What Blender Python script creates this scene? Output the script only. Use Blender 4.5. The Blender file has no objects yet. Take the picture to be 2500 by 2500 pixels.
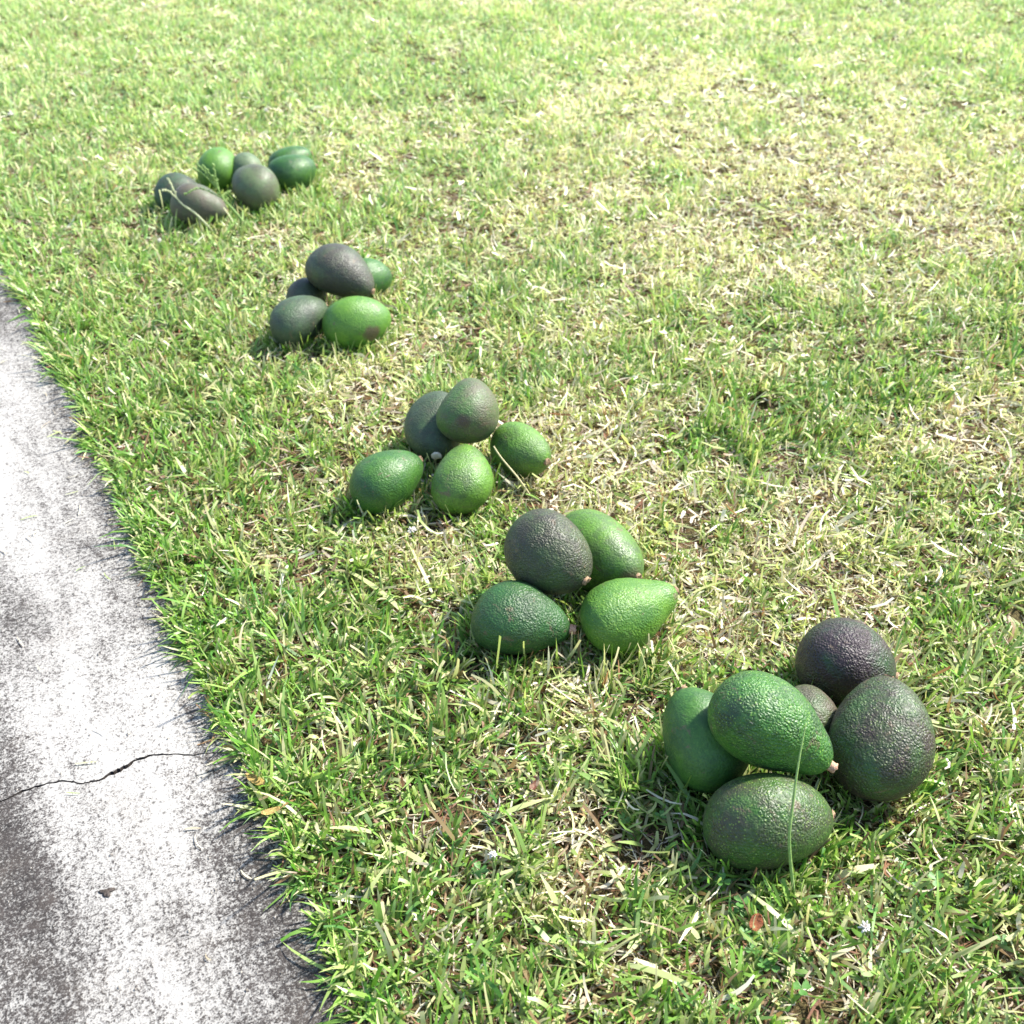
import bpy, bmesh, math, random
import numpy as np
from mathutils import Vector, Matrix

# ------------------------------------------------------------------ camera, light, exposure
scene = bpy.context.scene
COL = scene.collection
cam_data = bpy.data.cameras.new('camera')
cam = bpy.data.objects.new('camera', cam_data)
COL.objects.link(cam)
scene.camera = cam
CAM_H, PITCH = 0.74, math.radians(35)
cam.location = (0, 0, CAM_H)
cam.rotation_euler = (math.pi / 2 - PITCH, 0, 0)
cam_data.sensor_width = 36
cam_data.lens = 2680 / 2500 * 36
cam_data.clip_start = 0.02
cam_data.clip_end = 300
cam_data.dof.use_dof = True
cam_data.dof.focus_distance = 0.95
cam_data.dof.aperture_fstop = cam_data.lens / 3.4       # a phone lens, about 3.4 mm of opening

SUN = Vector((0.60, 0.30, 0.77)).normalized()           # direction towards the sun
world = bpy.data.worlds.new('World')
scene.world = world
world.use_nodes = True
wn = world.node_tree
wn.nodes.clear()
w_out = wn.nodes.new('ShaderNodeOutputWorld')
w_bg = wn.nodes.new('ShaderNodeBackground')
w_sky = wn.nodes.new('ShaderNodeTexSky')
w_sky.sky_type = 'NISHITA'
w_sky.sun_disc = False
w_sky.sun_elevation = math.asin(SUN.z)
w_sky.sun_rotation = math.atan2(SUN.x, SUN.y)
w_bg.inputs['Strength'].default_value = 0.15
wn.links.new(w_sky.outputs[0], w_bg.inputs[0])
wn.links.new(w_bg.outputs[0], w_out.inputs[0])

sun_data = bpy.data.lights.new('sun', 'SUN')
sun_data.energy = 5.0
sun_data.angle = math.radians(4.0)
sun_data.color = (1.0, 0.965, 0.89)
sun = bpy.data.objects.new('sun', sun_data)
COL.objects.link(sun)
sun.rotation_euler = SUN.to_track_quat('Z', 'Y').to_euler()

vs = scene.view_settings
vs.view_transform = 'Standard'
vs.look = 'None'
vs.exposure = 1.33
vs.gamma = 1.0
vs.use_curve_mapping = False
scene.render.engine = 'CYCLES'
scene.cycles.max_bounces = 8
scene.cycles.transmission_bounces = 6
scene.cycles.diffuse_bounces = 4

rng = np.random.default_rng(7)
random.seed(7)

# ------------------------------------------------------------------ helpers
def tag(o, label=None, cat=None, group=None, kind=None):
    if label: o['label'] = label
    if cat: o['category'] = cat
    if group: o['group'] = group
    if kind: o['kind'] = kind
    return o

def link_mesh(name, me, parent=None, loc=(0, 0, 0)):
    o = bpy.data.objects.new(name, me)
    COL.objects.link(o)
    o.location = loc
    if parent: o.parent = parent
    return o

def np_mesh(name, verts, faces, mat, smooth=True, colors=None):
    """verts (n,3), faces (m,4) -> mesh"""
    me = bpy.data.meshes.new(name)
    n, m = len(verts), len(faces)
    k = faces.shape[1]
    me.vertices.add(n)
    me.vertices.foreach_set('co', np.ascontiguousarray(verts, dtype=np.float32).ravel())
    me.loops.add(m * k)
    me.loops.foreach_set('vertex_index', np.ascontiguousarray(faces, dtype=np.int32).ravel())
    me.polygons.add(m)
    me.polygons.foreach_set('loop_start', np.arange(0, m * k, k, dtype=np.int32))
    me.polygons.foreach_set('use_smooth', np.full(m, smooth, dtype=bool))
    if colors is not None:
        a = me.attributes.new('tint', 'FLOAT_COLOR', 'POINT')
        a.data.foreach_set('color', np.ascontiguousarray(colors, dtype=np.float32).ravel())
    me.materials.append(mat)
    me.update(calc_edges=True)
    me.validate()
    return me

_tabs = {}
def vnoise(x, y, scale, seed=0, octaves=1):
    """smooth value noise in 0..1"""
    x = np.asarray(x, float); y = np.asarray(y, float)
    out = np.zeros_like(x); amp = 1.0; tot = 0.0
    for o in range(octaves):
        t = _tabs.setdefault((seed, o), np.random.default_rng(1000 + seed * 17 + o).random((256, 256)))
        gx, gy = x / scale, y / scale
        ix, iy = np.floor(gx).astype(int), np.floor(gy).astype(int)
        fx, fy = gx - ix, gy - iy
        fx = fx * fx * (3 - 2 * fx); fy = fy * fy * (3 - 2 * fy)
        a = t[ix % 256, iy % 256]; b = t[(ix + 1) % 256, iy % 256]
        c = t[ix % 256, (iy + 1) % 256]; d = t[(ix + 1) % 256, (iy + 1) % 256]
        out += amp * ((a * (1 - fx) + b * fx) * (1 - fy) + (c * (1 - fx) + d * fx) * fy)
        tot += amp; amp *= 0.5; scale = scale * 0.5
    return out / tot

class Nodes:
    def __init__(self, name):
        self.mat = bpy.data.materials.new(name)
        self.mat.use_nodes = True
        self.t = self.mat.node_tree
        self.t.nodes.clear()
        self.out = self.t.nodes.new('ShaderNodeOutputMaterial')
    def n(self, typ, **kw):
        nd = self.t.nodes.new(typ)
        for k, v in kw.items():
            if k in nd.inputs.keys(): nd.inputs[k].default_value = v
            else: setattr(nd, k, v)
        return nd
    def l(self, a, b): self.t.links.new(a, b)
    def coords(self, kind='Object'):
        return self.n('ShaderNodeTexCoord').outputs[kind]
    def noise(self, vec, scale, detail=3.0, rough=0.55, distortion=0.0):
        nd = self.n('ShaderNodeTexNoise')
        nd.inputs['Scale'].default_value = scale
        nd.inputs['Detail'].default_value = detail
        nd.inputs['Roughness'].default_value = rough
        nd.inputs['Distortion'].default_value = distortion
        self.l(vec, nd.inputs['Vector'])
        return nd.outputs['Fac']
    def ramp(self, fac, stops, interp='LINEAR'):
        nd = self.n('ShaderNodeValToRGB')
        r = nd.color_ramp; r.interpolation = interp
        while len(r.elements) < len(stops): r.elements.new(0.5)
        for e, (p, c) in zip(r.elements, stops):
            e.position = p
            e.color = (c, c, c, 1) if isinstance(c, (int, float)) else (*c, 1)
        self.l(fac, nd.inputs[0])
        return nd.outputs[0]
    def math(self, op, a, b=None, clamp=False):
        nd = self.n('ShaderNodeMath'); nd.operation = op; nd.use_clamp = clamp
        for i, v in enumerate((a, b)):
            if v is None: continue
            if isinstance(v, (int, float)): nd.inputs[i].default_value = v
            else: self.l(v, nd.inputs[i])
        return nd.outputs[0]
    def mix(self, fac, a, b, blend='MIX'):
        nd = self.n('ShaderNodeMix'); nd.data_type = 'RGBA'; nd.blend_type = blend
        for sock, v in ((nd.inputs[0], fac), (nd.inputs[6], a), (nd.inputs[7], b)):
            if isinstance(v, (int, float)): sock.default_value = v
            elif isinstance(v, tuple): sock.default_value = (*v, 1)
            else: self.l(v, sock)
        return nd.outputs[2]
    def bump(self, height, strength, dist, normal=None):
        nd = self.n('ShaderNodeBump')
        nd.inputs['Strength'].default_value = strength
        nd.inputs['Distance'].default_value = dist
        self.l(height, nd.inputs['Height'])
        if normal is not None: self.l(normal, nd.inputs['Normal'])
        return nd.outputs[0]
    def principled(self, color, rough=0.5, spec=0.5, normal=None):
        nd = self.n('ShaderNodeBsdfPrincipled')
        for sock, v in ((nd.inputs['Base Color'], color), (nd.inputs['Roughness'], rough)):
            if isinstance(v, (int, float)): sock.default_value = v
            elif isinstance(v, tuple): sock.default_value = (*v, 1)
            else: self.l(v, sock)
        nd.inputs['Specular IOR Level'].default_value = spec
        if normal is not None: self.l(normal, nd.inputs['Normal'])
        return nd
    def finish(self, shader):
        self.l(shader, self.out.inputs[0])
        return self.mat

# ------------------------------------------------------------------ materials
def mat_blade():
    m = Nodes('grass_blade')
    col = m.n('ShaderNodeVertexColor', layer_name='tint').outputs[0]
    p = m.principled(col, 0.42, 0.45)
    tr = m.n('ShaderNodeBsdfTranslucent')
    m.l(m.mix(0.55, col, (0.62, 0.66, 0.16), 'MULTIPLY'), tr.inputs[0])
    tcol = m.mix(1.0, col, (1.16, 1.2, 0.8), 'MULTIPLY')
    m.l(tcol, tr.inputs[0])
    mx = m.n('ShaderNodeMixShader'); mx.inputs[0].default_value = 0.36
    m.l(p.outputs[0], mx.inputs[1]); m.l(tr.outputs[0], mx.inputs[2])
    return m.finish(mx.outputs[0])

def mat_soil():
    m = Nodes('soil_and_thatch')
    v = m.coords()
    a = m.noise(v, 9, 4)
    b = m.noise(v, 420, 3, 0.7, 1.2)
    c = m.mix(m.ramp(a, [(0.35, 0.0), (0.65, 1.0)]), (0.030, 0.024, 0.012), (0.062, 0.047, 0.024))
    c = m.mix(m.ramp(b, [(0.4, 0.0), (0.7, 1.0)]), c, (0.17, 0.14, 0.06))
    return m.finish(m.principled(c, 0.95, 0.1, m.bump(b, 0.8, 0.004)).outputs[0])

def mat_concrete():
    m = Nodes('weathered_concrete')
    v = m.coords()                      # slab space: x = distance from the grass edge, y = along the path
    sx = m.n('ShaderNodeSeparateXYZ'); m.l(v, sx.inputs[0])
    u = sx.outputs['X']
    st = m.n('ShaderNodeMapping'); st.inputs['Scale'].default_value = (1.0, 0.33, 1.0); m.l(v, st.inputs[0])
    big = m.noise(st.outputs[0], 8, 6, 0.62, 0.5)
    mid = m.noise(v, 55, 5, 0.7, 0.4)
    fine = m.noise(v, 270, 4, 0.75)
    grit = m.noise(v, 620, 2, 0.6)
    # how much black mould and lichen: a strip along the turf, and the middle of the path
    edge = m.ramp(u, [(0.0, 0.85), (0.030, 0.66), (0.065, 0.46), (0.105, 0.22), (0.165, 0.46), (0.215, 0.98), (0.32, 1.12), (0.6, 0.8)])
    sm = m.n('ShaderNodeMapping'); sm.inputs['Scale'].default_value = (1.0, 0.06, 1.0); m.l(v, sm.inputs[0])
    streak = m.noise(sm.outputs[0], 70, 3, 0.6)
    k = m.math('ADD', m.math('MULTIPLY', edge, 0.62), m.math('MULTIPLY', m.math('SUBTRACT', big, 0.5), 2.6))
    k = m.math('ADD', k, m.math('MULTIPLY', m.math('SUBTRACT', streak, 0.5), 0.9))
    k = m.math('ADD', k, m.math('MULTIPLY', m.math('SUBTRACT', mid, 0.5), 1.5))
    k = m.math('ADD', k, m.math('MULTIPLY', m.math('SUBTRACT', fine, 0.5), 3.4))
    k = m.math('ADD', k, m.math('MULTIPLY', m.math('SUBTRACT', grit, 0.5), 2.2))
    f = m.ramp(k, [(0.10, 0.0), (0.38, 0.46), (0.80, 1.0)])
    clean = m.mix(m.ramp(big, [(0.3, 0.0), (0.7, 1.0)]), (0.36, 0.342, 0.315), (0.25, 0.236, 0.216))
    pits = m.n('ShaderNodeTexVoronoi'); pits.inputs['Scale'].default_value = 150; m.l(v, pits.inputs['Vector'])
    psel = m.n('ShaderNodeSeparateColor'); m.l(pits.outputs['Color'], psel.inputs[0])
    pit = m.math('MULTIPLY', m.ramp(pits.outputs['Distance'], [(0.10, 1.0), (0.34, 0.0)]), m.math('GREATER_THAN', psel.outputs[0], 0.72))
    f = m.math('MAXIMUM', f, m.math('MULTIPLY', pit, 0.8))
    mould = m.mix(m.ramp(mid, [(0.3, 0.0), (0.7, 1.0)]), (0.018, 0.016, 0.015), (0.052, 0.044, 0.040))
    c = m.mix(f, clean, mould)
    spk = m.ramp(m.noise(v, 430, 3, 0.7), [(0.53, 0.0), (0.66, 1.0)])
    c = m.mix(m.math('MULTIPLY', spk, 0.38), c, (0.27, 0.255, 0.235))
    tone = m.noise(v, 14, 4, 0.6)
    c = m.mix(m.math('MULTIPLY', m.ramp(tone, [(0.55, 0.0), (0.72, 1.0)]), 0.12), c, (0.15, 0.12, 0.09))
    h = m.math('ADD', m.math('MULTIPLY', fine, 0.7), m.math('MULTIPLY', grit, 0.45))
    return m.finish(m.principled(c, 0.92, 0.18, m.bump(h, 0.8, 0.0026)).outputs[0])

def mat_plain(name, color, color2, scale, rough=0.6, spec=0.3, bump=0.3, dist=0.001, trans=0.0):
    m = Nodes(name)
    v = m.coords()
    a = m.noise(v, scale, 4, 0.65)
    c = m.mix(m.ramp(a, [(0.35, 0.0), (0.65, 1.0)]), color, color2)
    p = m.principled(c, rough, spec, m.bump(a, bump, dist))
    if trans:
        tr = m.n('ShaderNodeBsdfTranslucent'); m.l(c, tr.inputs[0])
        mx = m.n('ShaderNodeMixShader'); mx.inputs[0].default_value = trans
        m.l(p.outputs[0], mx.inputs[1]); m.l(tr.outputs[0], mx.inputs[2])
        return m.finish(mx.outputs[0])
    return m.finish(p.outputs[0])

def mat_avocado(name, green, dark, amount, seed, rough=0.42, bump=0.55, fleck=0.5, patch=None):
    """pebbled skin: green and ripening dark in large soft areas, small pale flecks on the pebbles; patch = (x,y,z,r) brown scuff"""
    m = Nodes(name)
    v0 = m.coords()
    mp = m.n('ShaderNodeMapping'); mp.inputs['Location'].default_value = (seed * 1.7, seed * 0.9, seed * 2.3); m.l(v0, mp.inputs[0])
    v = mp.outputs[0]
    warp = m.noise(v, 130, 2, 0.5)
    wv = m.n('ShaderNodeVectorMath'); wv.operation = 'MULTIPLY_ADD'
    cmb = m.n('ShaderNodeTexNoise'); cmb.inputs['Scale'].default_value = 140; m.l(v, cmb.inputs['Vector'])
    m.l(cmb.outputs['Color'], wv.inputs[0]); wv.inputs[1].default_value = (0.0035,) * 3; m.l(v, wv.inputs[2])
    vor = m.n('ShaderNodeTexVoronoi'); vor.feature = 'SMOOTH_F1'; vor.inputs['Scale'].default_value = 520
    vor.inputs['Smoothness'].default_value = 0.55; m.l(wv.outputs[0], vor.inputs['Vector'])
    peb = m.ramp(vor.outputs['Distance'], [(0.0, 1.0), (0.45, 0.45), (0.8, 0.0)])
    rid = m.noise(v, 260, 3, 0.6, 1.2)
    big = m.noise(v, 26, 3, 0.55, 0.6)
    mid = m.noise(v, 95, 3, 0.6)
    k = m.math('ADD', m.math('MULTIPLY', m.math('SUBTRACT', big, 0.5), 3.4), m.math('MULTIPLY', m.math('SUBTRACT', mid, 0.5), 1.3))
    k = m.math('ADD', k, amount, True)
    c = m.mix(k, green, dark)
    blot = m.ramp(m.noise(v, 52, 6, 0.72, 0.6), [(0.50, 0.0), (0.60, 1.0)])
    c = m.mix(m.math('MULTIPLY', blot, 0.5), c, dark)
    c = m.mix(m.math('MULTIPLY', m.ramp(rid, [(0.3, 1.0), (0.62, 0.0)]), 0.45), c, (dark[0] * 0.6, dark[1] * 0.7, dark[2] * 0.6))
    # pale lenticel flecks, one on some of the pebbles
    fl = m.n('ShaderNodeTexVoronoi'); fl.inputs['Scale'].default_value = 430; m.l(wv.outputs[0], fl.inputs['Vector'])
    keep = m.n('ShaderNodeSeparateColor'); m.l(fl.outputs['Color'], keep.inputs[0])
    spot = m.math('MULTIPLY', m.ramp(fl.outputs['Distance'], [(0.10, 1.0), (0.36, 0.0)]), m.math('GREATER_THAN', keep.outputs[0], 0.35))
    lite = (green[0] * 2.2 + 0.08, green[1] * 1.5 + 0.10, green[2] * 1.2 + 0.025)
    c = m.mix(m.math('MULTIPLY', spot, fleck), c, lite)
    scar = m.ramp(m.noise(v, 62, 5, 0.68, 0.8), [(0.61, 0.0), (0.67, 1.0)])
    c = m.mix(m.math('MULTIPLY', scar, 0.75), c, (0.105, 0.075, 0.045))
    dust = m.ramp(m.noise(v, 48, 4, 0.7), [(0.5, 0.0), (0.8, 0.10)])
    c = m.mix(dust, c, (0.20, 0.19, 0.14))
    if patch:
        d = m.n('ShaderNodeVectorMath'); d.operation = 'DISTANCE'; m.l(v0, d.inputs[0]); d.inputs[1].default_value = patch[:3]
        dd = m.math('ADD', d.outputs['Value'], m.math('MULTIPLY', m.math('SUBTRACT', mid, 0.5), patch[3] * 1.1))
        nd = m.n('ShaderNodeMapRange'); nd.inputs['From Min'].default_value = patch[3] * 0.7; nd.inputs['From Max'].default_value = patch[3] * 1.15
        nd.inputs['To Min'].default_value = 1.0; nd.inputs['To Max'].default_value = 0.0
        m.l(dd, nd.inputs['Value'])
        c = m.mix(m.math('MULTIPLY', nd.outputs[0], 0.85), c, (0.07, 0.045, 0.03))
    wart = m.ramp(m.noise(v, 38, 3, 0.6), [(0.32, 0.35), (0.68, 1.25)])
    h = m.math('MULTIPLY', m.math('ADD', peb, m.math('MULTIPLY', rid, 1.0)), wart)
    p = m.principled(c, m.ramp(mid, [(0.3, rough - 0.04), (0.7, rough + 0.16)]), 0.42, m.bump(h, bump * 1.15, 0.0011))
    return m.finish(p.outputs[0])

M_BLADE = mat_blade()
M_SOIL = mat_soil()
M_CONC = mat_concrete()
M_STEM = mat_plain('avocado_stem', (0.30, 0.13, 0.08), (0.58, 0.38, 0.26), 700, 0.7, 0.2, 0.6)
M_STEM_DARK = mat_plain('avocado_stem_brown', (0.20, 0.12, 0.07), (0.35, 0.24, 0.15), 500, 0.7, 0.2, 0.6)
M_STEM_PALE = mat_plain('avocado_stem_pale', (0.90, 0.84, 0.68), (0.80, 0.68, 0.48), 500, 0.6, 0.25, 0.4)  # pale stem end, whitened further to stand for a spot of sunlight
M_PETAL = mat_plain('clover_petal', (0.82, 0.80, 0.74), (0.70, 0.64, 0.58), 300, 0.6, 0.3, 0.1, trans=0.25)
M_CLOVER = mat_plain('clover_leaf', (0.06, 0.17, 0.03), (0.11, 0.25, 0.05), 240, 0.5, 0.4, 0.3, trans=0.25)
M_DEAD_ORANGE = mat_plain('dead_leaf_orange', (0.52, 0.22, 0.10), (0.36, 0.13, 0.07), 260, 0.7, 0.25, 0.5, trans=0.2)
M_DEAD_RED = mat_plain('dead_leaf_red', (0.28, 0.06, 0.035), (0.62, 0.52, 0.38), 160, 0.7, 0.25, 0.5, trans=0.2)
M_DEAD_YELLOW = mat_plain('dead_leaf_yellow', (0.66, 0.52, 0.20), (0.50, 0.36, 0.14), 260, 0.7, 0.25, 0.5, trans=0.2)
M_STRAW = mat_plain('straw', (0.62, 0.56, 0.34), (0.48, 0.42, 0.22), 400, 0.6, 0.35, 0.3, trans=0.15)
M_STALK = mat_plain('green_stalk', (0.20, 0.33, 0.09), (0.30, 0.42, 0.14), 400, 0.55, 0.35, 0.3, trans=0.2)
M_STALK_PALE = mat_plain('pale_stalk', (0.42, 0.47, 0.26), (0.52, 0.52, 0.32), 400, 0.6, 0.3, 0.3, trans=0.2)
M_DIRT = mat_plain('dirt', (0.035, 0.028, 0.024), (0.09, 0.075, 0.065), 700, 0.95, 0.1, 0.8)

# ------------------------------------------------------------------ the setting: ground and path
def edge_x(y):
    """x of the border between turf and concrete (turf is at larger x)"""
    y = np.asarray(y, float)
    return -0.900 + (1.815 - y) * 0.557 + 0.021

EDGE_DIR = Vector((-0.551, 1.0, 0)).normalized()
EDGE_NRM = Vector((-EDGE_DIR.y, EDGE_DIR.x, 0))          # from the turf towards the path

def build_ground():
    xs = np.concatenate([[-60, -20, -8, -4], np.arange(-2.6, 2.61, 0.04), [4, 8, 20, 60]])
    ys = np.concatenate([[-30, -8, -3, -1], np.arange(-0.2, 5.21, 0.04), [7, 12, 25, 90]])
    X, Y = np.meshgrid(xs, ys, indexing='ij')
    d = X - edge_x(Y)
    Z = (vnoise(X, Y, 0.09, 3, 2) - 0.5) * 0.010
    under = (d < -0.012) & (d > -1.42)
    Z = np.where(under, -0.040, Z)
    n, k = X.shape
    idx = np.arange(n * k).reshape(n, k)
    F = np.stack([idx[:-1, :-1], idx[1:, :-1], idx[1:, 1:], idx[:-1, 1:]], -1).reshape(-1, 4)
    me = np_mesh('ground', np.stack([X, Y, Z], -1).reshape(-1, 3), F, M_SOIL)
    tag(link_mesh('ground', me), kind='structure')
build_ground()

# the crack runs across the slab: (distance from the turf edge, distance along the path from the crack's turf end, gap)
CRACK = [(-0.004, -0.010, .0012), (0.0103, -0.0043, .0014), (0.0170, -0.0017, .0018), (0.0330, 0.0043, .0024), (0.0493, 0.0145, .0028), (0.0655, 0.0223, .0030),
         (0.0796, 0.0234, .0040), (0.0903, 0.0201, .0060), (0.0948, 0.0183, .0066), (0.1025, 0.0183, .0050), (0.1127, 0.0160, .0034), (0.1161, 0.0163, .0026),
         (0.1243, 0.0182, .0022), (0.1276, 0.0190, .0026), (0.1350, 0.0251, .0030), (0.1442, 0.0312, .0026), (0.1539, 0.0340, .0030), (0.1639, 0.0348, .0034),
         (0.1772, 0.0344, .0030), (0.21, 0.030, .0026), (0.27, 0.05, .0024), (0.40, 0.03, .0022), (0.62, 0.07, .0020), (0.85, 0.05, .0018), (1.1, 0.09, .0016), (1.40, 0.06, .0014)]

def build_path():
    """the concrete strip, cast in one piece and cracked through: two halves with the gap left open between them"""
    root = Vector((edge_x(0.688), 0.688, 0))
    pts = []
    for (a, b) in zip(CRACK[:-1], CRACK[1:]):            # finer jagged line
        for t in (0, .25, .5, .75):
            j = 0.0009 if t else 0.0005
            pts.append((a[0] + (b[0] - a[0]) * t, a[1] + (b[1] - a[1]) * t + random.uniform(-j, j), random.uniform(.5, .95) * (a[2] + (b[2] - a[2]) * t)))
    pts.append(CRACK[-1])
    bm = bmesh.new()
    top, bot = 0.003, -0.045
    walls = []
    def half(sign, far):
        near = [(u, w + sign * g * 0.5) for (u, w, g) in pts]
        ring = near + [(near[-1][0], far), (near[0][0], far)]
        # triangulated strip between crack line and far edge
        up = [bm.verts.new((u, w, top)) for (u, w) in near]
        lip = [bm.verts.new((u, w - sign * 0.0, bot)) for (u, w) in near]
        fr = [bm.verts.new((u, far, top)) for (u, w) in near]
        frb = [bm.verts.new((u, far, bot)) for (u, w) in near]
        for i in range(len(near) - 1):
            q = [(up[i], up[i + 1], fr[i + 1], fr[i]), (lip[i], lip[i + 1], up[i + 1], up[i]), (fr[i], fr[i + 1], frb[i + 1], frb[i])]
            for kf, f in enumerate(q):
                nf = bm.faces.new(f)
                if kf == 1: walls.append(nf)
        for e in (0, -1):
            bm.faces.new((up[e], fr[e], frb[e], lip[e]))
    half(+1, 12.0)
    half(-1, -4.0)
    for f in walls: f.material_index = 1
    bmesh.ops.recalc_face_normals(bm, faces=bm.faces)
    me = bpy.data.meshes.new('path')
    bm.to_mesh(me); bm.free()
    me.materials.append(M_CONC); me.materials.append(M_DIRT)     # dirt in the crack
    o = link_mesh('path', me)
    o.matrix_world = Matrix(((EDGE_NRM.x, EDGE_DIR.x, 0, root.x), (EDGE_NRM.y, EDGE_DIR.y, 0, root.y), (0, 0, 1, 0), (0, 0, 0, 1)))
    tag(o, kind='structure')
build_path()

# ------------------------------------------------------------------ avocados
def avo_profile(th, a, b):
    c = np.cos(th)
    return np.sin(th) * (1 - a * c - b * np.exp(-((c - 0.62) / 0.33) ** 2)), c

def avo_basis(az, el):
    az, el = math.radians(az), math.radians(el)
    z = Vector((math.cos(az) * math.cos(el), math.sin(az) * math.cos(el), math.sin(el)))
    x = Vector((0, 0, 1)).cross(z).normalized()
    return x, z.cross(x), z

GREEN = (0.044, 0.126, 0.016); BRIGHT = (0.086, 0.195, 0.020); DEEP = (0.016, 0.064, 0.015); OLIVE = (0.046, 0.080, 0.024)
GREY = (0.075, 0.10, 0.055)
DARK = (0.040, 0.038, 0.025); PURPLE = (0.034, 0.021, 0.023); BROWN = (0.066, 0.050, 0.034); DKGREEN = (0.020, 0.045, 0.020)
G1 = 'avocados piled with the tall grass stem'; G2 = 'avocados in the pile of four'; G3 = 'avocados in the pile with the straw'
G4 = 'avocados in the second pile from the back'; G5 = 'avocados behind the seed stalks'
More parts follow.
